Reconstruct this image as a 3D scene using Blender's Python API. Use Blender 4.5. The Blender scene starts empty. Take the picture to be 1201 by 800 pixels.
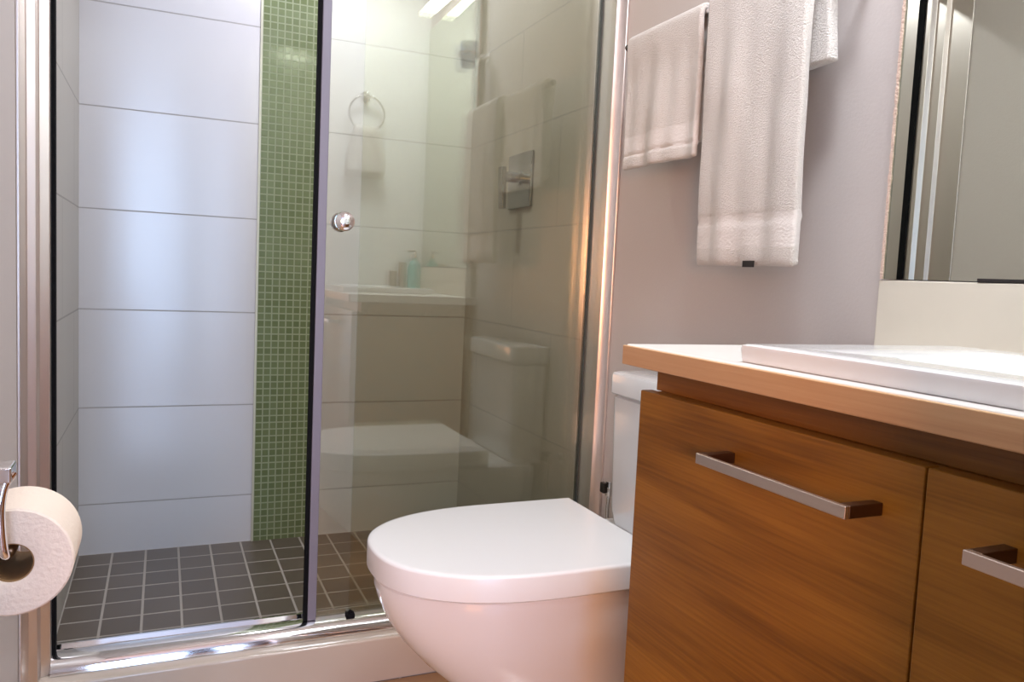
import bpy, bmesh, math, random
from mathutils import Vector, Matrix, noise
random.seed(4)
C = bpy.context.scene.collection
SC = bpy.context.scene

# ---------------------------------------------------------------- camera
def set_camera():
    f, yaw, pitch, roll = 930.0, math.radians(-23.833), math.radians(-4.664), math.radians(2.642)
    fwd = Vector((math.sin(-yaw)*math.cos(pitch), math.cos(yaw)*math.cos(pitch), math.sin(pitch)))
    right = Vector((math.cos(yaw), math.sin(yaw), 0))
    up = right.cross(fwd)
    R = math.cos(roll)*right + math.sin(roll)*up
    U = -math.sin(roll)*right + math.cos(roll)*up
    cd = bpy.data.cameras.new('camera'); cam = bpy.data.objects.new('camera', cd); C.objects.link(cam)
    cd.sensor_width = 36; cd.lens = f/1201*36; cd.clip_start = .02; cd.clip_end = 100
    m = Matrix((R, U, -fwd)).transposed().to_4x4(); m.translation = Vector((-1.057, -2.854, .971))
    cam.matrix_world = m
    SC.camera = cam
set_camera()

# ---------------------------------------------------------------- light and exposure
SC.view_settings.view_transform = 'Standard'; SC.view_settings.look = 'None'
SC.view_settings.gamma = 1; SC.view_settings.use_curve_mapping = False
SC.view_settings.exposure = -0.72
W = bpy.data.worlds.new('world'); SC.world = W; W.use_nodes = True
W.node_tree.nodes['Background'].inputs[0].default_value = (.62, .76, 1, 1)
W.node_tree.nodes['Background'].inputs[1].default_value = 1.2

def area(name, loc, target, sx, sy, power, color, shape='RECTANGLE', spread=180):
    d = bpy.data.lights.new(name, 'AREA'); d.shape = shape; d.size = sx; d.size_y = sy
    d.energy = power; d.color = color; d.spread = math.radians(spread)
    o = bpy.data.objects.new(name, d); C.objects.link(o); o.location = loc
    o.rotation_euler = (Vector(target)-Vector(loc)).to_track_quat('-Z', 'Y').to_euler()
    return o
area('window_daylight', (-1.22, -5.75, 1.25), (-1.22, 0, 1.25), 1.5, 2.3, 165, (.50, .68, 1.0))
area('warm_fill', (-1.80, -4.5, 1.15), (-.5, -1.5, .4), .6, .6, 76, (1, .44, .20))  # added warm light without a fitting, turns toilet, roll and wood peach
area('shower_downlight_lamp', (-.62, -.50, 2.335), (-.62, -.50, 0), .08, .08, 16, (.88, .90, 1), 'DISK')
area('room_ceiling_lamp', (-.35, -2.15, 2.27), (-.35, -2.15, 0), .30, .30, 31, (.88, .93, 1), 'DISK')

# ---------------------------------------------------------------- materials
def nodes(name):
    m = bpy.data.materials.new(name); m.use_nodes = True
    nt = m.node_tree; b = nt.nodes['Principled BSDF']
    return m, nt, b
def lk(nt, a, b): nt.links.new(a, b)
def mat(name, col, rough=.5, metal=0, bump=0, bscale=60, var=0, coat=0, spec=.5, emit=None, sub=0, sheen=0):
    m, nt, b = nodes(name)
    b.inputs['Base Color'].default_value = (*col, 1); b.inputs['Roughness'].default_value = rough
    b.inputs['Metallic'].default_value = metal; b.inputs['Coat Weight'].default_value = coat
    b.inputs['Coat Roughness'].default_value = .05; b.inputs['Specular IOR Level'].default_value = spec
    b.inputs['Sheen Weight'].default_value = sheen
    if emit: b.inputs['Emission Color'].default_value = (*emit[0], 1); b.inputs['Emission Strength'].default_value = emit[1]
    tc = nt.nodes.new('ShaderNodeNewGeometry')
    if bump or var:
        n = nt.nodes.new('ShaderNodeTexNoise'); n.inputs['Scale'].default_value = bscale; n.inputs['Detail'].default_value = 4
        lk(nt, tc.outputs['Position'], n.inputs['Vector'])
        if bump:
            bp = nt.nodes.new('ShaderNodeBump'); bp.inputs['Strength'].default_value = bump; bp.inputs['Distance'].default_value = .004
            lk(nt, n.outputs['Fac'], bp.inputs['Height']); lk(nt, bp.outputs[0], b.inputs['Normal'])
        if var:
            mx = nt.nodes.new('ShaderNodeMix'); mx.data_type = 'RGBA'
            mx.inputs['A'].default_value = (*[c*(1-var) for c in col], 1); mx.inputs['B'].default_value = (*[min(1, c*(1+var)) for c in col], 1)
            lk(nt, n.outputs['Fac'], mx.inputs['Factor']); lk(nt, mx.outputs['Result'], b.inputs['Base Color'])
    return m
def tile(name, c1, c2, mortar, axes, w, h, off, msize, rough, bias=0, shift=(0, 0), bumpd=.001, coat=0, wav=0, spec=.5):
    """Tiles laid over two world axes; off = running-bond offset."""
    m, nt, b = nodes(name)
    g = nt.nodes.new('ShaderNodeNewGeometry'); s = nt.nodes.new('ShaderNodeSeparateXYZ'); c = nt.nodes.new('ShaderNodeCombineXYZ')
    lk(nt, g.outputs['Position'], s.inputs[0])
    for k, ax in enumerate(axes):
        ad = nt.nodes.new('ShaderNodeMath'); ad.operation = 'ADD'; ad.inputs[1].default_value = shift[k]
        lk(nt, s.outputs[ax], ad.inputs[0]); lk(nt, ad.outputs[0], c.inputs[k])
    t = nt.nodes.new('ShaderNodeTexBrick'); t.offset = off; t.offset_frequency = 2; t.squash = 1
    t.inputs['Scale'].default_value = 1; t.inputs['Brick Width'].default_value = w; t.inputs['Row Height'].default_value = h
    t.inputs['Mortar Size'].default_value = msize; t.inputs['Mortar Smooth'].default_value = .1; t.inputs['Bias'].default_value = bias
    t.inputs['Color1'].default_value = (*c1, 1); t.inputs['Color2'].default_value = (*c2, 1); t.inputs['Mortar'].default_value = (*mortar, 1)
    lk(nt, c.outputs[0], t.inputs['Vector']); lk(nt, t.outputs['Color'], b.inputs['Base Color'])
    rr = nt.nodes.new('ShaderNodeMapRange'); rr.inputs['To Min'].default_value = rough; rr.inputs['To Max'].default_value = .7
    lk(nt, t.outputs['Fac'], rr.inputs['Value']); lk(nt, rr.outputs[0], b.inputs['Roughness'])
    bp = nt.nodes.new('ShaderNodeBump'); bp.inputs['Distance'].default_value = bumpd; bp.invert = True
    lk(nt, t.outputs['Fac'], bp.inputs['Height'])
    last = bp
    if wav:
        n = nt.nodes.new('ShaderNodeTexNoise'); n.inputs['Scale'].default_value = 5
        mp = nt.nodes.new('ShaderNodeMapping'); mp.inputs['Scale'].default_value = (1, 1, .12)
        lk(nt, g.outputs['Position'], mp.inputs[0]); lk(nt, mp.outputs[0], n.inputs['Vector'])
        b2 = nt.nodes.new('ShaderNodeBump'); b2.inputs['Distance'].default_value = wav; lk(nt, n.outputs['Fac'], b2.inputs['Height'])
        lk(nt, bp.outputs[0], b2.inputs['Normal']); last = b2
    lk(nt, last.outputs[0], b.inputs['Normal'])
    b.inputs['Coat Weight'].default_value = coat; b.inputs['Specular IOR Level'].default_value = spec
    return m
def wood(name, dark, mid, light, rough=.38):
    m, nt, b = nodes(name)
    g = nt.nodes.new('ShaderNodeNewGeometry')
    mp = nt.nodes.new('ShaderNodeMapping'); mp.inputs['Scale'].default_value = (7, .8, 9); lk(nt, g.outputs['Position'], mp.inputs[0])
    n1 = nt.nodes.new('ShaderNodeTexNoise'); n1.inputs['Scale'].default_value = 1.0; n1.inputs['Detail'].default_value = 3; n1.inputs['Distortion'].default_value = .8
    lk(nt, mp.outputs[0], n1.inputs['Vector'])
    wv = nt.nodes.new('ShaderNodeMath'); wv.operation = 'MULTIPLY'; wv.inputs[1].default_value = 16; lk(nt, n1.outputs['Fac'], wv.inputs[0])
    fr = nt.nodes.new('ShaderNodeMath'); fr.operation = 'SINE'; lk(nt, wv.outputs[0], fr.inputs[0])
    mr = nt.nodes.new('ShaderNodeMapRange'); mr.inputs['From Min'].default_value = -1; lk(nt, fr.outputs[0], mr.inputs['Value'])
    mp2 = nt.nodes.new('ShaderNodeMapping'); mp2.inputs['Scale'].default_value = (160, 7, 260); lk(nt, g.outputs['Position'], mp2.inputs[0])
    n2 = nt.nodes.new('ShaderNodeTexNoise'); n2.inputs['Scale'].default_value = 1; n2.inputs['Detail'].default_value = 5; lk(nt, mp2.outputs[0], n2.inputs['Vector'])
    mp3 = nt.nodes.new('ShaderNodeMapping'); mp3.inputs['Scale'].default_value = (3, 1.6, 7); lk(nt, g.outputs['Position'], mp3.inputs[0])
    n3 = nt.nodes.new('ShaderNodeTexNoise'); n3.inputs['Scale'].default_value = 1; n3.inputs['Detail'].default_value = 2; lk(nt, mp3.outputs[0], n3.inputs['Vector'])
    m1 = nt.nodes.new('ShaderNodeMix'); m1.data_type = 'FLOAT'; m1.inputs[0].default_value = .68; lk(nt, mr.outputs[0], m1.inputs[2]); lk(nt, n2.outputs['Fac'], m1.inputs[3])
    m2 = nt.nodes.new('ShaderNodeMix'); m2.data_type = 'FLOAT'; m2.inputs[0].default_value = .45; lk(nt, m1.outputs[0], m2.inputs[2]); lk(nt, n3.outputs['Fac'], m2.inputs[3])
    cr = nt.nodes.new('ShaderNodeValToRGB'); e = cr.color_ramp.elements
    e[0].position = .33; e[0].color = (*dark, 1); e[1].position = .67; e[1].color = (*light, 1)
    k = cr.color_ramp.elements.new(.5); k.color = (*mid, 1)
    lk(nt, m2.outputs[0], cr.inputs[0]); lk(nt, cr.outputs[0], b.inputs['Base Color'])
    b.inputs['Roughness'].default_value = rough; b.inputs['Specular IOR Level'].default_value = .3
    bp = nt.nodes.new('ShaderNodeBump'); bp.inputs['Distance'].default_value = .0006; bp.inputs['Strength'].default_value = .5
    lk(nt, n2.outputs['Fac'], bp.inputs['Height']); lk(nt, bp.outputs[0], b.inputs['Normal'])
    return m
def clear_glass(name, tint, refl=1.0):
    """Thin tinted pane: straight-through light plus Schlick reflection on each face."""
    m = bpy.data.materials.new(name); m.use_nodes = True; nt = m.node_tree; nt.nodes.clear()
    out = nt.nodes.new('ShaderNodeOutputMaterial'); tr = nt.nodes.new('ShaderNodeBsdfTransparent'); gl = nt.nodes.new('ShaderNodeBsdfGlossy')
    tr.inputs[0].default_value = (*tint, 1); gl.inputs['Roughness'].default_value = 0; gl.inputs[0].default_value = (.97, 1, 1, 1)
    lw = nt.nodes.new('ShaderNodeLayerWeight'); lw.inputs[0].default_value = .5
    pw = nt.nodes.new('ShaderNodeMath'); pw.operation = 'POWER'; pw.inputs[1].default_value = 5; lk(nt, lw.outputs['Facing'], pw.inputs[0])
    ml = nt.nodes.new('ShaderNodeMath'); ml.operation = 'MULTIPLY_ADD'; ml.inputs[1].default_value = 1-.05*refl; ml.inputs[2].default_value = .05*refl
    lk(nt, pw.outputs[0], ml.inputs[0])
    mx = nt.nodes.new('ShaderNodeMixShader'); lk(nt, ml.outputs[0], mx.inputs[0]); lk(nt, tr.outputs[0], mx.inputs[1]); lk(nt, gl.outputs[0], mx.inputs[2])
    lk(nt, mx.outputs[0], out.inputs[0])
    return m

M = {}
M['plaster'] = mat('plaster', (.60, .54, .52), .55, bump=.08, bscale=180, var=.02)
M['rear_paint'] = mat('rear_paint', (.86, .86, .85), .5)
M['ceiling_paint'] = mat('ceiling_paint', (.78, .76, .74), .7)
M['white_tile_back'] = tile('white_tile_back', (.70, .695, .72), (.70, .695, .72), (.44, .42, .42), (0, 2), 4.0, .319, 0, .002, .20, shift=(2.0, .152), wav=.0006, spec=.95)
_b = M['white_tile_back'].node_tree; _t = _b.nodes.new('ShaderNodeTangent'); _t.direction_type = 'RADIAL'; _t.axis = 'Z'
_b.links.new(_t.outputs[0], _b.nodes['Principled BSDF'].inputs['Tangent']); _b.nodes['Principled BSDF'].inputs['Anisotropic'].default_value = .75
_b.nodes['Principled BSDF'].inputs['Anisotropic Rotation'].default_value = .25
M['white_tile_shaded'] = tile('white_tile_shaded', (.49, .46, .41), (.49, .46, .41), (.40, .38, .35), (1, 2), .60, .319, .5, .0025, .38, shift=(1.045, .152), wav=.001, spec=.2)  # same white tile, darker beige: the weaker light is put into its colour
M['mosaic'] = tile('mosaic', (.135, .175, .075), (.17, .215, .10), (.29, .335, .20), (0, 2), .0239, .0239, 0, .0023, .12, shift=(.761, .008), bumpd=.0012, spec=.7)
M['shower_floor'] = tile('shower_floor', (.115, .090, .068), (.135, .106, .082), (.42, .38, .34), (0, 1), .1, .107, 0, .0035, .35, shift=(1.303, 1.07), bumpd=.001)
M['floor_tile'] = tile('floor_tile', (.42, .25, .13), (.44, .265, .14), (.28, .18, .11), (0, 1), .6, .6, 0, .003, .16, shift=(.3, .2))
M['curb_tile'] = mat('curb_tile', (.55, .47, .39), .12, var=.05, bscale=9, coat=.3)
M['aluminium'] = mat('aluminium', (.84, .77, .74), .33, 1, bump=.03, bscale=40)
M['chrome'] = mat('chrome', (.88, .87, .88), .06, 1)
M['mixer_chrome'] = mat('mixer_chrome', (.33, .36, .36), .16, 1)
M['nickel'] = mat('nickel', (.64, .54, .47), .33, 1)
M['dark_bronze'] = mat('dark_bronze', (.16, .10, .07), .35, 1)
M['black_rubber'] = mat('black_rubber', (.006, .006, .007), .8, spec=.1)
M['grey_seal'] = mat('grey_seal', (.20, .185, .225), .45, .1)
M['glass'] = clear_glass('glass', (.895, .895, .835), 1.75)
M['mirror'] = mat('mirror_silver', (.64, .67, .575), .0, 1)
M['mirror_edge'] = mat('mirror_edge', (.75, .55, .45), .4, bump=.8, bscale=300)
M['porcelain'] = mat('porcelain', (.83, .82, .83), .10, coat=.5)
M['lid_plastic'] = mat('lid_plastic', (.80, .80, .81), .24)
M['basin'] = mat('basin_ceramic', (.83, .83, .84), .12, coat=.4)
M['counter'] = mat('counter_laminate', (.80, .77, .73), .28, var=.05, bscale=30)
M['counter_edge'] = wood('counter_edge_wood', (.42, .24, .12), (.56, .34, .18), (.62, .40, .22), .45)
M['backsplash'] = mat('backsplash_stone', (.68, .62, .53), .35, var=.04, bscale=14)
M['wood'] = wood('oak_veneer', (.13, .048, .005), (.235, .098, .010), (.34, .150, .018))
M['wood_dark'] = wood('oak_carcass', (.17, .068, .013), (.25, .105, .02), (.33, .145, .03))
M['towel'] = mat('towel_terry', (.73, .685, .645), .95, bump=1.0, bscale=420, sheen=.4)
M['towel_band'] = mat('towel_band', (.76, .725, .70), .8, bump=.4, bscale=250, sheen=.2)
M['paper'] = mat('toilet_paper_warm_lit', (.90, .755, .63), .95, bump=.3, bscale=200)  # white paper; the warm light on its face is tinted into the colour
M['cardboard'] = mat('cardboard', (.30, .17, .07), .8, var=.2)
M['white_paint'] = mat('white_paint', (.78, .75, .72), .35)
M['bed_floor'] = wood('bedroom_boards', (.13, .06, .025), (.2, .09, .04), (.27, .13, .06), .3)
M['curtain'] = mat('brown_curtain', (.25, .13, .07), .9)
M['bed_wall'] = mat('bedroom_wall', (.62, .58, .56), .7)
M['lamp'] = mat('lamp_diffuser', (1, 1, 1), .5, emit=((.93, .96, 1), 11))
M['lamp_warm'] = mat('downlight_face', (1, 1, 1), .5, emit=((1, .88, .76), 40))
M['soap_glass'] = mat('turquoise_soap', (.12, .45, .42), .15)
M['box_paper'] = mat('brown_carton', (.32, .26, .2), .6)
M['blue_glass'] = mat('pale_blue_glass', (.45, .62, .78), .1)
M['dark'] = mat('dark_metal', (.05, .045, .045), .3, .6)

# ---------------------------------------------------------------- helpers
def obj(name, bm, m, parent=None, bevel=0, seg=3, smooth=True, auto=True):
    bmesh.ops.recalc_face_normals(bm, faces=bm.faces)
    me = bpy.data.meshes.new(name)
    vs = [v.co for v in bm.verts]
    c = Vector([(min(v[i] for v in vs)+max(v[i] for v in vs))/2 for i in range(3)])
    bmesh.ops.translate(bm, verts=bm.verts, vec=-c)
    bm.to_mesh(me); bm.free()
    for k in (m if isinstance(m, list) else [m]): me.materials.append(k)
    o = bpy.data.objects.new(name, me); C.objects.link(o)
    if parent:
        o.parent = parent; pl = Vector(parent['_w'])
        o.location = c-pl
    else: o.location = c
    o['_w'] = tuple(c)
    if smooth:
        for p in me.polygons: p.use_smooth = True
        try: me.set_sharp_from_angle(angle=math.radians(40))
        except Exception: pass
    if bevel:
        b = o.modifiers.new('bevel', 'BEVEL'); b.width = bevel; b.segments = seg; b.limit_method = 'ANGLE'; b.angle_limit = math.radians(40); b.harden_normals = True
    return o
def thing(name, label, cat, loc, group=None):
    o = bpy.data.objects.new(name, None); C.objects.link(o); o.location = loc; o.empty_display_size = .05
    o['_w'] = tuple(loc); o['label'] = label; o['category'] = cat
    if group: o['group'] = group
    return o
def tag(o, label, cat, group=None):
    o['label'] = label; o['category'] = cat
    if group: o['group'] = group
    return o
def struct(o): o['kind'] = 'structure'; return o
def box(bm, x0, x1, y0, y1, z0, z1):
    v = [bm.verts.new((x, y, z)) for z in (z0, z1) for (x, y) in ((x0, y0), (x1, y0), (x1, y1), (x0, y1))]
    for f in ((0, 3, 2, 1), (4, 5, 6, 7), (0, 1, 5, 4), (1, 2, 6, 5), (2, 3, 7, 6), (3, 0, 4, 7)): bm.faces.new([v[i] for i in f])
    return bm
def bx(*a): return box(bmesh.new(), *a)
def tube(bm, pts, r, n=16, cap=True, radii=None):
    pts = [Vector(p) for p in pts]; rings = []; pu = None
    for i, p in enumerate(pts):
        d = (pts[min(i+1, len(pts)-1)]-pts[max(i-1, 0)]).normalized()
        u = pu if pu is not None else (Vector((0, 0, 1)) if abs(d.z) < .9 else Vector((1, 0, 0)))
        u = (u-d*u.dot(d)).normalized(); pu = u; w = d.cross(u); rr = radii[i] if radii else r
        rings.append([bm.verts.new(p+(u*math.cos(a)+w*math.sin(a))*rr) for a in [2*math.pi*k/n for k in range(n)]])
    for a, b in zip(rings, rings[1:]):
        for k in range(n): bm.faces.new((a[k], a[(k+1) % n], b[(k+1) % n], b[k]))
    if cap: bm.faces.new(rings[0][::-1]); bm.faces.new(rings[-1])
    return bm
def loft(bm, rings, cap0=True, cap1=True):
    R = [[bm.verts.new(p) for p in r] for r in rings]; n = len(R[0])
    for a, b in zip(R, R[1:]):
        for k in range(n): bm.faces.new((a[k], a[(k+1) % n], b[(k+1) % n], b[k]))
    if cap0: bm.faces.new(R[0][::-1])
    if cap1: bm.faces.new(R[-1])
    return bm
def smooth_path(pts, n=8):
    P = [Vector(p) for p in pts]; out = []
    for i in range(len(P)-1):
        p0, p1, p2, p3 = P[max(i-1, 0)], P[i], P[i+1], P[min(i+2, len(P)-1)]
        for k in range(n):
            t = k/n; out.append(.5*((2*p1)+(-p0+p2)*t+(2*p0-5*p1+4*p2-p3)*t*t+(-p0+3*p1-3*p2+p3)*t**3))
    out.append(P[-1]); return out
def lathe(bm, prof, axis, origin, n=32):
    """prof = [(distance along axis, radius)]"""
    a = Vector(axis).normalized(); u = Vector((0, 0, 1)) if abs(a.z) < .9 else Vector((1, 0, 0)); u = (u-a*u.dot(a)).normalized(); w = a.cross(u); o = Vector(origin)
    return loft(bm, [[o+a*t+(u*math.cos(2*math.pi*k/n)+w*math.sin(2*math.pi*k/n))*max(r, 1e-4) for k in range(n)] for t, r in prof])

XL = -1.303; YR = -2.60; ZC = 2.35; ZF = 0.0; GY = -.985
# ---------------------------------------------------------------- room shell
struct(obj('floor', bx(XL-.1, .1, YR-.12, -1.09, -.1, ZF), M['floor_tile'], smooth=False))
struct(obj('floor_shower', bx(XL, 0, -1.0, 0, -.1, 0.0), M['shower_floor'], smooth=False))
struct(obj('wall_right', bx(0, .12, YR-.12, -1.085, -.1, ZC), M['plaster'], smooth=False))
struct(obj('wall_shower_right', bx(0, .12, -1.085, .12, -.1, ZC), M['white_tile_shaded'], smooth=False))
struct(obj('wall_shower_back', bx(XL-.12, 0, 0, .12, -.1, ZC), M['white_tile_back'], smooth=False))
struct(obj('wall_shower_left', bx(XL-.12, XL, -1.165, 0, -.1, ZC), M['white_tile_shaded'], smooth=False))
struct(obj('wall_left', bx(XL-.12, XL, YR-.12, -1.165, -.1, ZC), M['plaster'], smooth=False))
bm = bx(-.60, 0, YR-.12, YR, -.1, ZC); box(bm, XL-.12, -.60, YR-.12, YR, 2.28, ZC)
struct(obj('wall_rear', bm, M['rear_paint'], smooth=False))
bm = bx(XL-.12, .12, YR-.12, .12, ZC, ZC+.1)
struct(obj('ceiling', bm, M['ceiling_paint'], smooth=False))
# door casing of the opening the picture was taken from
bm = bx(-.625, -.60, YR-.13, YR+.012, 0, 2.28); box(bm, -.60, -.54, YR, YR+.012, 0, 2.33); box(bm, XL, -.60, YR, YR+.012, 2.28, 2.33)
struct(obj('trim_doorway', bm, M['white_paint'], bevel=.003))
# bedroom beyond the doorway, its window gives the blue daylight
struct(obj('floor_bedroom', bx(-3.2, 1.6, -5.6, YR-.12, -.1, 0), M['bed_floor'], smooth=False))
struct(obj('ceiling_bedroom', bx(-3.2, 1.6, -5.6, YR-.12, 2.6, 2.7), M['ceiling_paint'], smooth=False))
struct(obj('wall_bedroom_left', bx(-3.3, -3.2, -5.7, YR-.12, -.1, 2.7), M['bed_wall'], smooth=False))
struct(obj('wall_bedroom_right', bx(1.6, 1.7, -5.7, YR-.12, -.1, 2.7), M['bed_wall'], smooth=False))
bm = bx(-3.2, XL-.12, YR-.12, YR-.02, -.1, 2.7); box(bm, .12, 1.6, YR-.12, YR-.02, -.1, 2.7); box(bm, XL-.12, .12, YR-.12, YR-.02, ZC+.1, 2.7)
struct(obj('wall_bedroom_front', bm, M['bed_wall'], smooth=False))
bm = bx(-3.2, -2.0, -5.7, -5.6, -.1, 2.7); box(bm, -.45, 1.6, -5.7, -5.6, -.1, 2.7); box(bm, -2.0, -.45, -5.7, -5.6, -.1, .06); box(bm, -2.0, -.45, -5.7, -5.6, 2.45, 2.7)
struct(obj('wall_bedroom_rear', bm, M['bed_wall'], smooth=False))
bm = bx(-2.0, -1.95, -5.68, -5.62, .06, 2.45); box(bm, -.50, -.45, -5.68, -5.62, .06, 2.45); box(bm, -2.0, -.45, -5.68, -5.62, .06, .12); box(bm, -2.0, -.45, -5.68, -5.62, 2.39, 2.45)
struct(obj('window_1', bm, M['white_paint'], bevel=.004))
# curtain
def curtain(x0, x1, label):
    bm = bmesh.new(); n = 60; rows = []
    for z in (.05, 2.45):
        rows.append([bm.verts.new((x0+(x1-x0)*k/n, -5.50+.03*math.sin(k*.9), z)) for k in range(n+1)])
    for k in range(n): bm.faces.new((rows[0][k], rows[0][k+1], rows[1][k+1], rows[1][k]))
    o = obj('curtain', bm, M['curtain']); s = o.modifiers.new('s', 'SOLIDIFY'); s.thickness = .004
    tag(o, label, 'curtain')
curtain(-.90, -.66, 'narrow brown curtain hanging in the middle of the bedroom window')
curtain(-.42, .1, 'wide brown curtain drawn to the side of the bedroom window')

# ---------------------------------------------------------------- shower curb
bm = bx(XL, 0, -1.092, -.93, 0, .108)
struct(obj('trim_curb', bm, M['curb_tile'], bevel=.006))
# mosaic strip set into the back wall (its own 6 mm of thickness) with pale metal trims
strip = thing('mosaic_strip', 'vertical green glass mosaic strip on the shower back wall', 'mosaic strip', (-.653, -.004, 0))
strip['kind'] = 'structure'
obj('mosaic_field', bx(-.761, -.546, -.006, 0, 0, ZC), M['mosaic'], strip, smooth=False)
trim_m = mat('strip_trim', (.60, .60, .48), .35, .2)
for x in (-.7645, -.5425): obj('edge_trim', bx(x-.0035, x+.0035, -.008, 0, 0, ZC), trim_m, strip)

# ---------------------------------------------------------------- shower enclosure
enc = thing('shower_enclosure', 'framed sliding glass shower screen with metal sill above the tiled curb', 'shower screen', (-.65, -1.0, .108))
# wall posts
def post(x0, x1, side):
    s = 1 if side == 'l' else -1; xw = XL if side == 'l' else 0
    bm = bmesh.new()
    # stepped profile: wall channel, cover flange
    prof = [(0, -.955), (.040, -.955), (.040, -1.045), (.022, -1.052), (.022, -1.085), (.006, -1.09), (.006, -1.165 if side == 'l' else -1.10), (0, -1.165 if side == 'l' else -1.10)]
    if side == 'r': prof = [(0, -.965), (.020, -.965), (.020, -1.040), (.026, -1.045), (.026, -1.072), (.014, -1.078), (.006, -1.092), (0, -1.092)]
    rings = []
    for z in (.108, 2.02): rings.append([Vector((xw+s*a, y, z)) for a, y in prof])
    loft(bm, rings)
    return obj('wall_post', bm, M['aluminium'], enc, bevel=.002)
post(0, 0, 'l'); post(0, 0, 'r')
# sill track with rounded nose
bm = bmesh.new()
prof = [(-.965, .109), (-.965, .138), (-.975, .140), (-.980, .131), (-1.000, .131), (-1.005, .140), (-1.022, .142)]
prof += [(-1.022-.036*math.sin(a), .110+.032*math.cos(a)) for a in [math.radians(d) for d in range(10, 91, 10)]] + [(-1.058, .109)]
loft(bm, [[Vector((x, y, z)) for y, z in prof] for x in (XL+.04, -.022)])
obj('sill_track', bm, M['chrome'], enc)
bm = bx(XL+.04, -.022, -1.05, -.965, 1.97, 2.02)
obj('header_rail', bm, M['aluminium'], enc, bevel=.003)
obj('rubber_seal', bx(XL+.040, XL+.047, -1.025, -1.005, .142, 1.97), M['black_rubber'], enc)
fp = obj('fixed_panel', bx(-.636, -.024, -.990, -.982, .132, 1.975), M['glass'], enc, smooth=False)
obj('edge_seal', bx(-.024, -.019, -.994, -.978, .14, 1.97), mat('dark_seal', (.05, .06, .055), .6), fp)
sd = obj('sliding_door', bx(-.722, -.045, -1.022, -1.014, .150, 1.965), M['glass'], enc, smooth=False)
obj('door_stile', bx(-.741, -.721, -1.027, -1.009, .143, 1.965), M['grey_seal'], sd, bevel=.002)
obj('door_seal', bx(-.750, -.741, -1.025, -1.011, .143, 1.965), M['black_rubber'], sd)
bm = lathe(bmesh.new(), [(0, .010), (.010, .010), (.012, .018), (.020, .0225), (.028, .0215), (.033, .016), (.035, .006)], (0, -1, 0), (-.684, -1.022, 1.077))
obj('door_knob', bm, M['chrome'], sd)
bm = lathe(bmesh.new(), [(0, .010), (.010, .010), (.012, .018), (.018, .0225), (.022, .021), (.024, .004)], (0, 1, 0), (-.684, -1.014, 1.077))
obj('door_knob', bm, M['chrome'], sd)
bm = bx(-.650, -.630, -1.034, -1.010, .140, .149); box(bm, -.645, -.636, -1.03, -1.0225, .149, .156)
obj('door_guide', bm, M['black_rubber'], enc, bevel=.002)

# ---------------------------------------------------------------- shower mixer
mx = thing('shower_mixer', 'square chrome shower mixer valve on the right shower wall', 'shower mixer', (0, -.477, 1.28))
obj('wall_plate', bx(-.010, 0, -.570, -.388, 1.192, 1.368), M['mixer_chrome'], mx, bevel=.004)
bm = lathe(bmesh.new(), [(0, .024), (.006, .024), (.008, .0165), (.060, .0165), (.064, .013)], (-1, 0, 0), (-.010, -.479, 1.288))
obj('valve_stem', bm, M['mixer_chrome'], mx)
bm = bmesh.new(); loft(bm, [[Vector((-.062+dx+s*.004*0, y, z)) for (dx, y, z) in ring] for s, ring in ((0, [(0, -.495, 1.318), (-.014, -.495, 1.318), (-.014, -.460, 1.318), (0, -.460, 1.318)]), (0, [(.004, -.495, 1.185), (-.008, -.495, 1.185), (-.008, -.460, 1.185), (.004, -.460, 1.185)]))])
obj('lever_handle', bm, M['mixer_chrome'], mx, bevel=.002)

# ---------------------------------------------------------------- toilet
toi = thing('toilet', 'white close-coupled toilet with D-shaped closed lid beside the vanity', 'toilet', (-.35, -1.47, 0))
YC = -1.476
def dshape(xh, xf, hw, z, n=48, p=2.35, yc=YC, rad=.006):
    """D outline: straight back at xh, rounded nose at xf, half width hw."""
    xs = xh-(xh-xf)*.40; pts = []
    pts.append((xh, hw)); m = 6
    for k in range(1, m): pts.append((xh+(xs-xh)*k/m, hw))
    for k in range(n+1):
        a = math.pi/2*(1-2*k/n); ca, sa = math.cos(a), math.sin(a)
        pts.append((xs-(xs-xf)*abs(ca)**(2/p), hw*math.copysign(abs(sa)**(2/p), sa)))
    for k in range(m-1, 0, -1): pts.append((xh+(xs-xh)*k/m, -hw))
    pts.append((xh, -hw))
    return [Vector((x, yc+y, z)) for x, y in pts]
hw0 = .209; xh = -.195; xf = -.708
# bowl: skirted pan, back to wall
secs = [(.0, -.045, -.43, .115), (.03, -.045, -.435, .115), (.08, -.045, -.455, .120), (.14, -.045, -.495, .132), (.19, -.045, -.545, .148), (.24, -.045, -.600, .165),
        (.29, -.045, -.645, .180), (.33, -.045, -.672, .190), (.37, -.045, -.690, .196), (.395, -.045, -.697, .1985), (.408, -.045, -.697, .198), (.414, -.046, -.690, .193)]
bm = bmesh.new(); loft(bm, [dshape(a, b, w, z, p=2.2) for z, a, b, w in secs])
obj('bowl', bm, M['porcelain'], toi)
bm = bmesh.new(); loft(bm, [dshape(xh+.004, xf+.018, hw0-.016, .4142), dshape(xh+.004, xf+.016, hw0-.014, .4155), dshape(xh+.004, xf+.016, hw0-.014, .4205), dshape(xh+.004, xf+.018, hw0-.016, .4213)])
obj('seat', bm, M['lid_plastic'], toi)
bm = bmesh.new()
loft(bm, [dshape(xh, xf+.003, hw0-.002, .4215), dshape(xh, xf, hw0, .4235), dshape(xh, xf, hw0, .463), dshape(xh, xf+.001, hw0-.001, .466), dshape(xh-.002, xf+.004, hw0-.004, .468), dshape(xh-.006, xf+.012, hw0-.010, .4685)])
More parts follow.
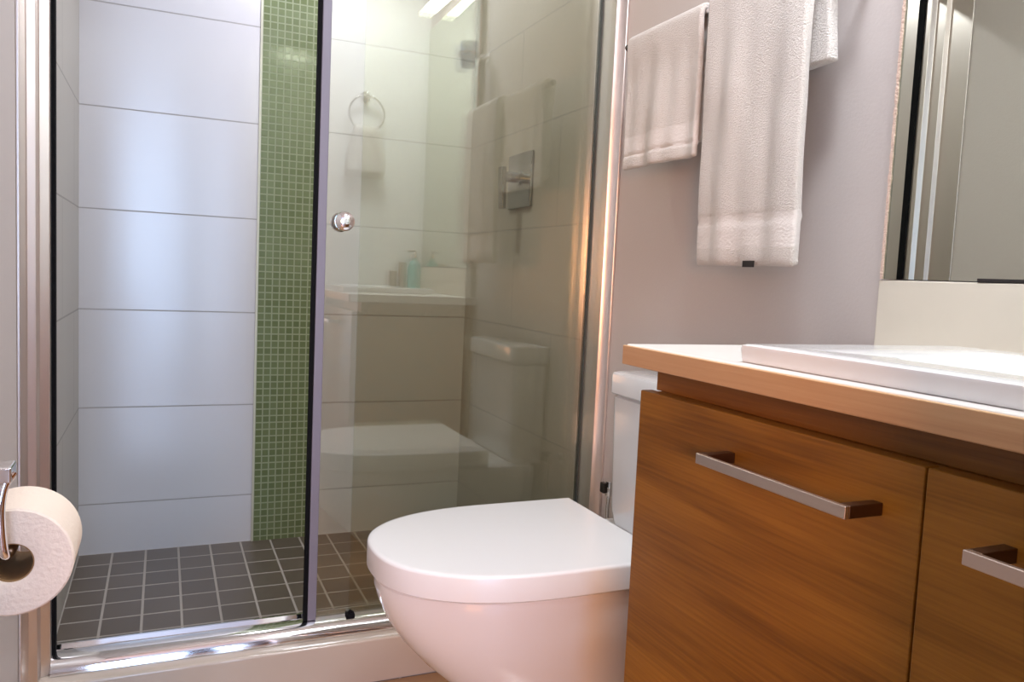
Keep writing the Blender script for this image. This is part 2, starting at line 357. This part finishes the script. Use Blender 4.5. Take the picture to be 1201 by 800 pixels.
obj('lid', bm, M['lid_plastic'], toi)
for y in (-.12, .12):
    obj('hinge', tube(bmesh.new(), [(-.182, YC+y-.03, .435), (-.182, YC+y+.03, .435)], .012), M['lid_plastic'], toi)
def rrect(x0, x1, y0, y1, z, r=.03, n=8, back=True):
    pts = []
    for cx, cy, a0 in ((x0+r, y0+r, 180), (x1-.004, y0+.004, 270), (x1-.004, y1-.004, 0), (x0+r, y1-r, 90)):
        rr = r if cx == x0+r else .004
        for k in range(n+1):
            a = math.radians(a0+90*k/n); pts.append(Vector((cx+rr*math.cos(a), cy+rr*math.sin(a), z)))
    return pts
ty0, ty1 = YC-.185, YC+.185; tx = -.115
bm = bmesh.new()
loft(bm, [rrect(tx+.012, -.012, ty0+.012, ty1-.012, .414), rrect(tx+.004, -.012, ty0+.008, ty1-.008, .45), rrect(tx, -.012, ty0, ty1, .7085), rrect(tx+.004, -.012, ty0+.004, ty1-.004, .711), rrect(tx+.007, -.012, ty0+.007, ty1-.007, .7145)])
obj('tank', bm, M['porcelain'], toi)
bm = bmesh.new()
loft(bm, [rrect(tx-.004, -.01, ty0-.003, ty1+.003, .7155), rrect(tx-.007, -.01, ty0-.005, ty1+.005, .719), rrect(tx-.007, -.01, ty0-.005, ty1+.005, .758), rrect(tx-.004, -.01, ty0-.002, ty1+.002, .764), rrect(tx+.006, -.014, ty0+.008, ty1-.008, .766)])
obj('tank_lid', bm, M['porcelain'], toi)
obj('flush_button', lathe(bmesh.new(), [(0, .022), (.004, .022), (.006, .018)], (0, 0, 1), (-.07, YC, .766)), M['chrome'], toi)
# angle stop valve between tank and shower post
av = thing('stop_valve', 'small chrome water stop valve low on the wall behind the toilet', 'valve', (0, -1.190, .45))
obj('escutcheon', lathe(bmesh.new(), [(0, .018), (.003, .018), (.006, .010)], (-1, 0, 0), (0, -1.190, .455)), M['chrome'], av)
bm = lathe(bmesh.new(), [(0, .008), (.045, .008)], (-1, 0, 0), (-.005, -1.190, .455)); tube(bm, [(-.04, -1.190, .44), (-.04, -1.190, .475)], .009)
obj('valve_body', bm, M['chrome'], av)
obj('valve_handle', bx(-.062, -.050, -1.200, -1.180, .448, .474), M['dark'], av, bevel=.003)
obj('supply_hose', tube(bmesh.new(), smooth_path([(-.04, -1.190, .44), (-.042, -1.192, .39), (-.035, -1.20, .36), (-.004, -1.205, .34)]), .005, 10), M['chrome'], av)

# ---------------------------------------------------------------- vanity cabinet
van = thing('vanity_cabinet', 'wall-hung orange-brown wood vanity cabinet with metal bar handles', 'cabinet', (-.22, -2.26, .28))
VY0, VY1 = YR+.005, -1.940
bm = bx(-.436, -.003, VY0, VY1, .30, .822); box(bm, -.425, -.003, VY0, VY1+.010, .822, .8565)
obj('carcass', bm, M['wood_dark'], van, bevel=.0015)
def handle(y0, y1, z, par):
    bm = bx(-.502, -.4965, y0, y1, z-.006, z+.006)
    for y in (y0, y1-.012): box(bm, -.4964, -.455, y, y+.012, z-.006, z+.006)
    h = obj('handle', bm, [M['nickel'], M['dark_bronze']], par, bevel=.0010)
    for p in h.data.polygons:
        if p.index >= 6: p.material_index = 1
d1 = obj('drawer', bx(-.456, -.437, -2.3845, VY1+.002, .30, .824), M['wood'], van, bevel=.0018)
handle(-2.345, -2.128, .775, d1)
d2 = obj('drawer', bx(-.456, -.437, VY0, -2.3868, .30, .824), M['wood'], van, bevel=.0018)
handle(-2.60+.012, -2.458, .775, d2)
# countertop
ct = thing('countertop', 'light countertop with wood-coloured front edge on the vanity', 'countertop', (-.235, -2.25, .857))
obj('slab', bx(-.468, -.001, YR+.002, -1.914, .8575, .885), M['counter'], ct, bevel=.0025)
obj('front_edge', bx(-.4735, -.4682, YR+.002, -1.9135, .857, .8835), M['counter_edge'], ct, bevel=.0015)
tag(obj('backsplash', bx(-.022, -.001, YR+.002, -1.934, .8855, .992), M['backsplash'], bevel=.002), 'cream stone backsplash standing on the countertop under the mirror', 'backsplash')
# basin: raised rectangular vessel with a sloping bowl
def rr(x0, x1, y0, y1, z, r, n=6):
    pts = []
    for cx, cy, a0 in ((x0+r, y0+r, 180), (x1-r, y0+r, 270), (x1-r, y1-r, 0), (x0+r, y1-r, 90)):
        for k in range(n+1):
            a = math.radians(a0+90*k/n); pts.append(Vector((cx+r*math.cos(a), cy+r*math.sin(a), z)))
    return pts
bs = thing('washbasin', 'white rectangular semi-recessed washbasin raised on the countertop', 'basin', (-.25, -2.35, .885))
X0, X1, Y0, Y1 = -.447, -.095, YR+.05, -2.128
bm = bmesh.new()
loft(bm, [rr(X0, X1, Y0, Y1, .8855, .004), rr(X0-.002, X1, Y0, Y1+.002, .900, .005), rr(X0-.001, X1, Y0, Y1+.001, .9045, .005), rr(X0+.003, X1-.003, Y0+.003, Y1-.003, .906, .006),
          rr(X0+.065, X1-.085, Y0+.03, Y1-.145, .906, .02), rr(X0+.07, X1-.09, Y0+.035, Y1-.15, .902, .02), rr(X0+.078, X1-.098, Y0+.042, Y1-.158, .8875, .03), rr(X0+.13, X1-.16, Y0+.09, Y1-.20, .8865, .02)])
obj('bowl_rim', bm, M['basin'], bs)
obj('drain', lathe(bmesh.new(), [(0, .018), (.003, .018), (.004, .012)], (0, 0, 1), (-.265, -2.435, .8866)), M['chrome'], bs)
# mirror
mir = thing('mirror', 'large frameless wall mirror standing above the backsplash', 'mirror', (-.004, -2.26, .995))
obj('mirror_glass', bx(-.007, -.001, YR+.003, -1.940, .9935, 2.02), M['mirror'], mir, smooth=False)
bm = bmesh.new(); n = 160; rings = []
for k in range(n+1):
    z = .9935+1.02*k/n; j = .0011*noise.noise(Vector((0, 0, z*90))); rings.append([Vector((-.0085+j, -1.9415+j, z)), Vector((-.0005, -1.9415+j, z)), Vector((-.0005, -1.9375-j, z)), Vector((-.0085+j, -1.9370-j, z))])
loft(bm, rings); obj('bevelled_edge', bm, M['mirror_edge'], mir)
obj('bottom_channel', bx(-.011, -.0075, YR+.003, -2.10, .9930, .9975), M['dark'], mir)

for o in mir.children: pass
mir.location = (0, YR, .995); mir['_w'] = (0, YR, .995)
for o in mir.children: o.location = Vector(o['_w'])-Vector((0, YR, .995))
mir.rotation_euler.z = math.radians(1.35)
# lamp above the mirror
lm = thing('mirror_lamp', 'slim white light bar on the wall above the mirror', 'lamp', (-.04, -2.2, 2.07))
obj('lamp_body', bx(-.05, 0, -2.45, -1.98, 2.065, 2.10), M['white_paint'], lm, bevel=.003)
obj('lamp_diffuser', bx(-.085, -.03, -2.44, -1.99, 2.042, 2.064), M['lamp'], lm, bevel=.004)
dl = thing('ceiling_downlight', 'small round recessed downlight in the shower ceiling', 'ceiling light', (-.62, -.50, ZC))
bm = bmesh.new(); loft(bm, [[Vector((-.62+r*math.cos(a), -.50+r*math.sin(a), z)) for a in [2*math.pi*k/32 for k in range(32)]] for r, z in ((.06, ZC), (.06, ZC-.006), (.044, ZC-.008), (.042, ZC-.002))], cap0=False, cap1=False)
obj('trim_ring', bm, M['chrome'], dl)
obj('lamp_face', lathe(bmesh.new(), [(0, .04), (.004, .04)], (0, 0, -1), (-.62, -.50, ZC-.0005)), M['lamp_warm'], dl)
dl = thing('ceiling_light', 'round white ceiling light in front of the vanity', 'ceiling light', (-.35, -2.15, ZC))
obj('base', lathe(bmesh.new(), [(0, .17), (.03, .17), (.034, .165)], (0, 0, -1), (-.35, -2.15, ZC), 48), M['white_paint'], dl)
obj('diffuser', lathe(bmesh.new(), [(.034, .160), (.050, .155), (.062, .12), (.068, .06), (.070, .001)], (0, 0, -1), (-.35, -2.15, ZC), 48), mat('ceiling_diffuser', (1, 1, 1), .5, emit=((.92, .95, 1), 6)), dl)
# ---------------------------------------------------------------- towel rack
rk = thing('towel_rail', 'single metal towel rail with dark end caps above the toilet', 'towel rail', (0, -1.52, 1.51))
x, z = -.072, 1.512
obj('rail', tube(bmesh.new(), [(x, -1.222, z), (x, -1.872, z)], .0065, 16), M['chrome'], rk)
for y, d in ((-1.222, 1), (-1.872, -1)):
    obj('end_cap', lathe(bmesh.new(), [(0, .0085), (.006, .0085), (.008, .006)], (0, d, 0), (x, y, z)), M['dark'], rk)
for y in (-1.534, -1.862):
    bm = bmesh.new(); tube(bm, [(0, y, z), (-.072, y, z)], .0055, 12)
    lathe(bm, [(0, .018), (.005, .018), (.008, .009)], (-1, 0, 0), (0, y, z), 24)
    obj('bracket', bm, M['chrome'], rk)

def drape(name, Y0, Y1, xb, zb, rb, zf, zback, th, label, group=None, lean=0, seed=0, rip=.006, band=None, nY=46, swing=0, taper=0, zslope=0, backx=None, puff=0, close=(0, .10)):
    """A towel hung over a rail at (xb, zb): a closed sheet of thickness th; front falls to zf, back to zback.
    band = height above the hem at which a woven band starts."""
    Lf = zb-zf; Lb = zb-zback; path = []
    def cls(s):
        u = max(0, min(1, (s-close[0])/(close[1]-close[0]))); return rb*(1-u*u*(3-2*u))
    for k in range(49): path.append(('f', Lf*(1-k/48)))
    for k in range(1, 9): path.append(('o', math.pi*k/9))
    nb = 20
    for k in range(nb+1): path.append(('b', Lb*k/nb))
    bm = bmesh.new(); grid = []
    for kind, s in path:
        row = []
        for j in range(nY+1):
            t = j/nY; y = Y0+(Y1-Y0)*t
            if kind == 'f':
                g = min(1, s/.18); w = rip*g*(math.sin(t*11+seed*1.7+s*2.2)+.55*math.sin(t*23+seed*3+s*1.2))+.004*g*noise.noise(Vector((t*5+seed, s*7, 0)))
                edge = puff*g*(1-(2*t-1)**4)
                x = xb-cls(s)-th*.5-w-edge-swing*s; yy = y+taper*(t-.5)*s*2+lean*s; z = zb-s+zslope*(t-.5)*g
                if band and Lf-s < band:
                    q = (Lf-s)/band
                    x += .0022*(1 if (q > .94 or (.40 < q < .46) or q < .06) else 0)
            elif kind == 'o':
                x = xb-(rb+th*.5)*math.cos(s); z = zb+(rb+th*.5)*math.sin(s); yy = y
            else:
                g = min(1, s/.15); x = xb+cls(s)+th*.5+.001+rip*.2*g*math.sin(t*9+seed); x = min(x, -.004-th*.5); yy = y-(.11*s*t if name == 'bath_towel' else 0); z = zb-s*(1+.05*(1-t))
            row.append(bm.verts.new((x, yy, z)))
        grid.append(row)
    for a, b in zip(grid, grid[1:]):
        for j in range(nY): bm.faces.new((a[j], a[j+1], b[j+1], b[j]))
    o = obj(name, bm, [M['towel'], M['towel_band']])
    me = o.data
    if band:
        for p in me.polygons:
            i = p.index//nY
            if i < 48*band/Lf and i > 48*band/Lf*.30: p.material_index = 1
    s = o.modifiers.new('solid', 'SOLIDIFY'); s.thickness = th; s.offset = 0
    b = o.modifiers.new('round', 'BEVEL'); b.width = th*.42; b.segments = 3; b.limit_method = 'ANGLE'; b.angle_limit = math.radians(60)
    tag(o, label, 'towel', group)
    return o
drape('hand_towel', -1.240, -1.515, -.072, 1.512, .007, 1.228, 1.26, .012, 'small white hand towel with banded hem on the rail, nearest the shower', seed=1, rip=.0045, band=.07, zslope=0, puff=.006)
bt = drape('bath_towel', -1.553, -1.818, -.072, 1.512, .0085, 1.010, 1.348, .022, 'long white bath towel with woven band, hanging lowest on the rail', seed=2, rip=.0035, band=.085, puff=.004, close=(.17, .62))
ct_ = obj('care_tag', bx(-.1035, -.102, -1.735, -1.705, 1.0065, 1.018), M['dark'])
ct_.parent = bt; ct_.location = Vector(ct_['_w'])-Vector(bt['_w'])

# ---------------------------------------------------------------- toilet roll
hold = thing('toilet_roll_holder', 'chrome toilet roll holder arm reaching from the left wall', 'toilet roll holder', (XL, -1.96, .755))
RX, RY, RZ = -1.197, -1.93, .655
bm = lathe(bmesh.new(), [(0, .024), (.006, .024), (.008, .012)], (1, 0, 0), (XL, -1.945, .755), 24); box(bm, XL+.004, -1.192, -1.962, -1.930, .746, .762)
obj('wall_bracket', bm, M['chrome'], hold, bevel=.002)
bm = tube(bmesh.new(), smooth_path([(-1.192, -1.95, .755), (-1.199, -1.955, .742), (-1.202, -1.957, .72), (-1.201, -1.957, .69), (-1.199, -1.953, .672), (-1.197, -1.935, .668), (-1.197, -1.90, .668), (-1.197, -1.83, .668)], 8), .0045, 14)
obj('arm', bm, M['chrome'], hold)
roll = thing('toilet_roll', 'white toilet paper roll hanging on the chrome arm', 'toilet roll', (RX, -1.89, RZ-.055))
RR = .0565; rc = .0205; y0, y1 = RY, RY+.092; n = 64
bm = bmesh.new(); rings = []
prof = [(rc, y0), (rc+.002, y0-.0006), (.034, y0-.001), (.045, y0-.0006), (RR-.002, y0), (RR, y0+.002), (RR, y1-.002), (RR-.002, y1), (rc, y1), (rc, y0)]
rings = [[bm.verts.new((RX+r*math.cos(2*math.pi*k/n), y, RZ+r*math.sin(2*math.pi*k/n))) for k in range(n)] for r, y in prof[:-1]]; rings.append(rings[0])
for a, b in zip(rings, rings[1:]):
    for k in range(n): bm.faces.new((a[k], a[(k+1) % n], b[(k+1) % n], b[k]))
obj('paper', bm, M['paper'], roll)
bm = bmesh.new(); rings = [[bm.verts.new((RX+r*math.cos(2*math.pi*k/n), y, RZ+r*math.sin(2*math.pi*k/n))) for k in range(n)] for r, y in ((rc-.0002, y0+.001), (rc-.0002, y1-.001), (rc-.0014, y1-.001), (rc-.0014, y0+.001))]; rings.append(rings[0])
for a, b in zip(rings, rings[1:]):
    for k in range(n): bm.faces.new((a[k], a[(k+1) % n], b[(k+1) % n], b[k]))
obj('core', bm, M['cardboard'], roll)

# ---------------------------------------------------------------- things seen only as reflections in the shower glass
tr = thing('towel_ring', 'chrome towel ring on the rear wall, reflected in the shower glass', 'towel ring', (-.30, YR, 1.66))
obj('mount', lathe(bmesh.new(), [(0, .022), (.008, .022), (.010, .010), (.035, .010)], (0, 1, 0), (-.28, YR, 1.70), 24), M['chrome'], tr)
obj('ring', tube(bmesh.new(), [(-.28+.075*math.sin(a), YR+.035, 1.625+.075*math.cos(a)) for a in [2*math.pi*k/48 for k in range(49)]], .005, 10), M['chrome'], tr)
def ring_towel():
    bm = bmesh.new(); grid = []; n = 24
    for side in (0, 1):
        pass
    pts = [(.018, 1.36+.19*k/16) for k in range(17)] + [(.018+.017*(1-math.cos(a)), 1.55+.022*math.sin(a)) for a in [math.pi*k/6 for k in range(1, 6)]] + [(.052, 1.55-.17*k/16) for k in range(17)]
    for dy, z in pts:
        row = []
        for j in range(n+1):
            t = j/n; pinch = .62+.38*min(1, (1.57-z)/.12); row.append(bm.verts.new((-.28+(t-.5)*.16*pinch, YR+dy+.005*math.sin(t*16)*min(1, (1.57-z)/.1), z)))
        grid.append(row)
    for a, b in zip(grid, grid[1:]):
        for j in range(n): bm.faces.new((a[j], a[j+1], b[j+1], b[j]))
    o = obj('guest_towel', bm, M['towel']); s = o.modifiers.new('solid', 'SOLIDIFY'); s.thickness = .008; s.offset = 0
    tag(o, 'white guest towel folded through the ring on the rear wall', 'towel')
ring_towel()
sb = thing('soap_bottle', 'turquoise pump soap bottle at the rear end of the countertop', 'soap bottle', (-.07, -2.56, .885))
obj('bottle', lathe(bmesh.new(), [(0, .026), (.004, .030), (.10, .030), (.125, .022), (.135, .011), (.145, .011)], (0, 0, 1), (-.048, -2.565, .8855), 32), M['soap_glass'], sb)
bm = lathe(bmesh.new(), [(0, .010), (.016, .010), (.018, .004), (.034, .004)], (0, 0, 1), (-.048, -2.565, 1.03), 20); tube(bm, [(-.048, -2.565, 1.062), (-.08, -2.565, 1.058)], .005, 10)
obj('pump', bm, M['chrome'], sb)
sb.location = (-.048, -2.565, .885)
for o in sb.children: o.location = Vector(o['_w'])-Vector(sb.location)
for (x, y, h, l) in ((-.14, -2.58, .085, 'short brown amenity carton on the countertop against the rear wall'), (-.098, -2.58, .125, 'tall brown amenity carton between the soap bottle and the short carton')):
    tag(obj('amenity_box', bx(x-.014, x+.014, y-.012, y+.012, .8855, .8855+h), M['box_paper'], bevel=.002), l, 'box', 'amenity cartons on the countertop')
th_ = thing('tumbler_holder', 'chrome wall bracket holding a glass high beside the mirror edge', 'tumbler holder', (0, -1.895, 1.74))
bm = lathe(bmesh.new(), [(0, .018), (.006, .018), (.008, .007), (.045, .007)], (-1, 0, 0), (0, -1.895, 1.745), 24)
tube(bm, [(-.078+.036*math.cos(a), -1.895+.036*math.sin(a), 1.745) for a in [2*math.pi*k/40 for k in range(41)]], .004, 8)
obj('bracket_ring', bm, M['chrome'], th_)
tag(obj('tumbler', lathe(bmesh.new(), [(0, .024), (.004, .026), (.085, .031), (.085, .028), (.008, .023)], (0, 0, 1), (-.078, -1.895, 1.700), 32), M['blue_glass']), 'pale blue tumbler sitting in the chrome wall bracket', 'glass')
for o in bpy.data.objects:
    if '_w' in o: del o['_w']
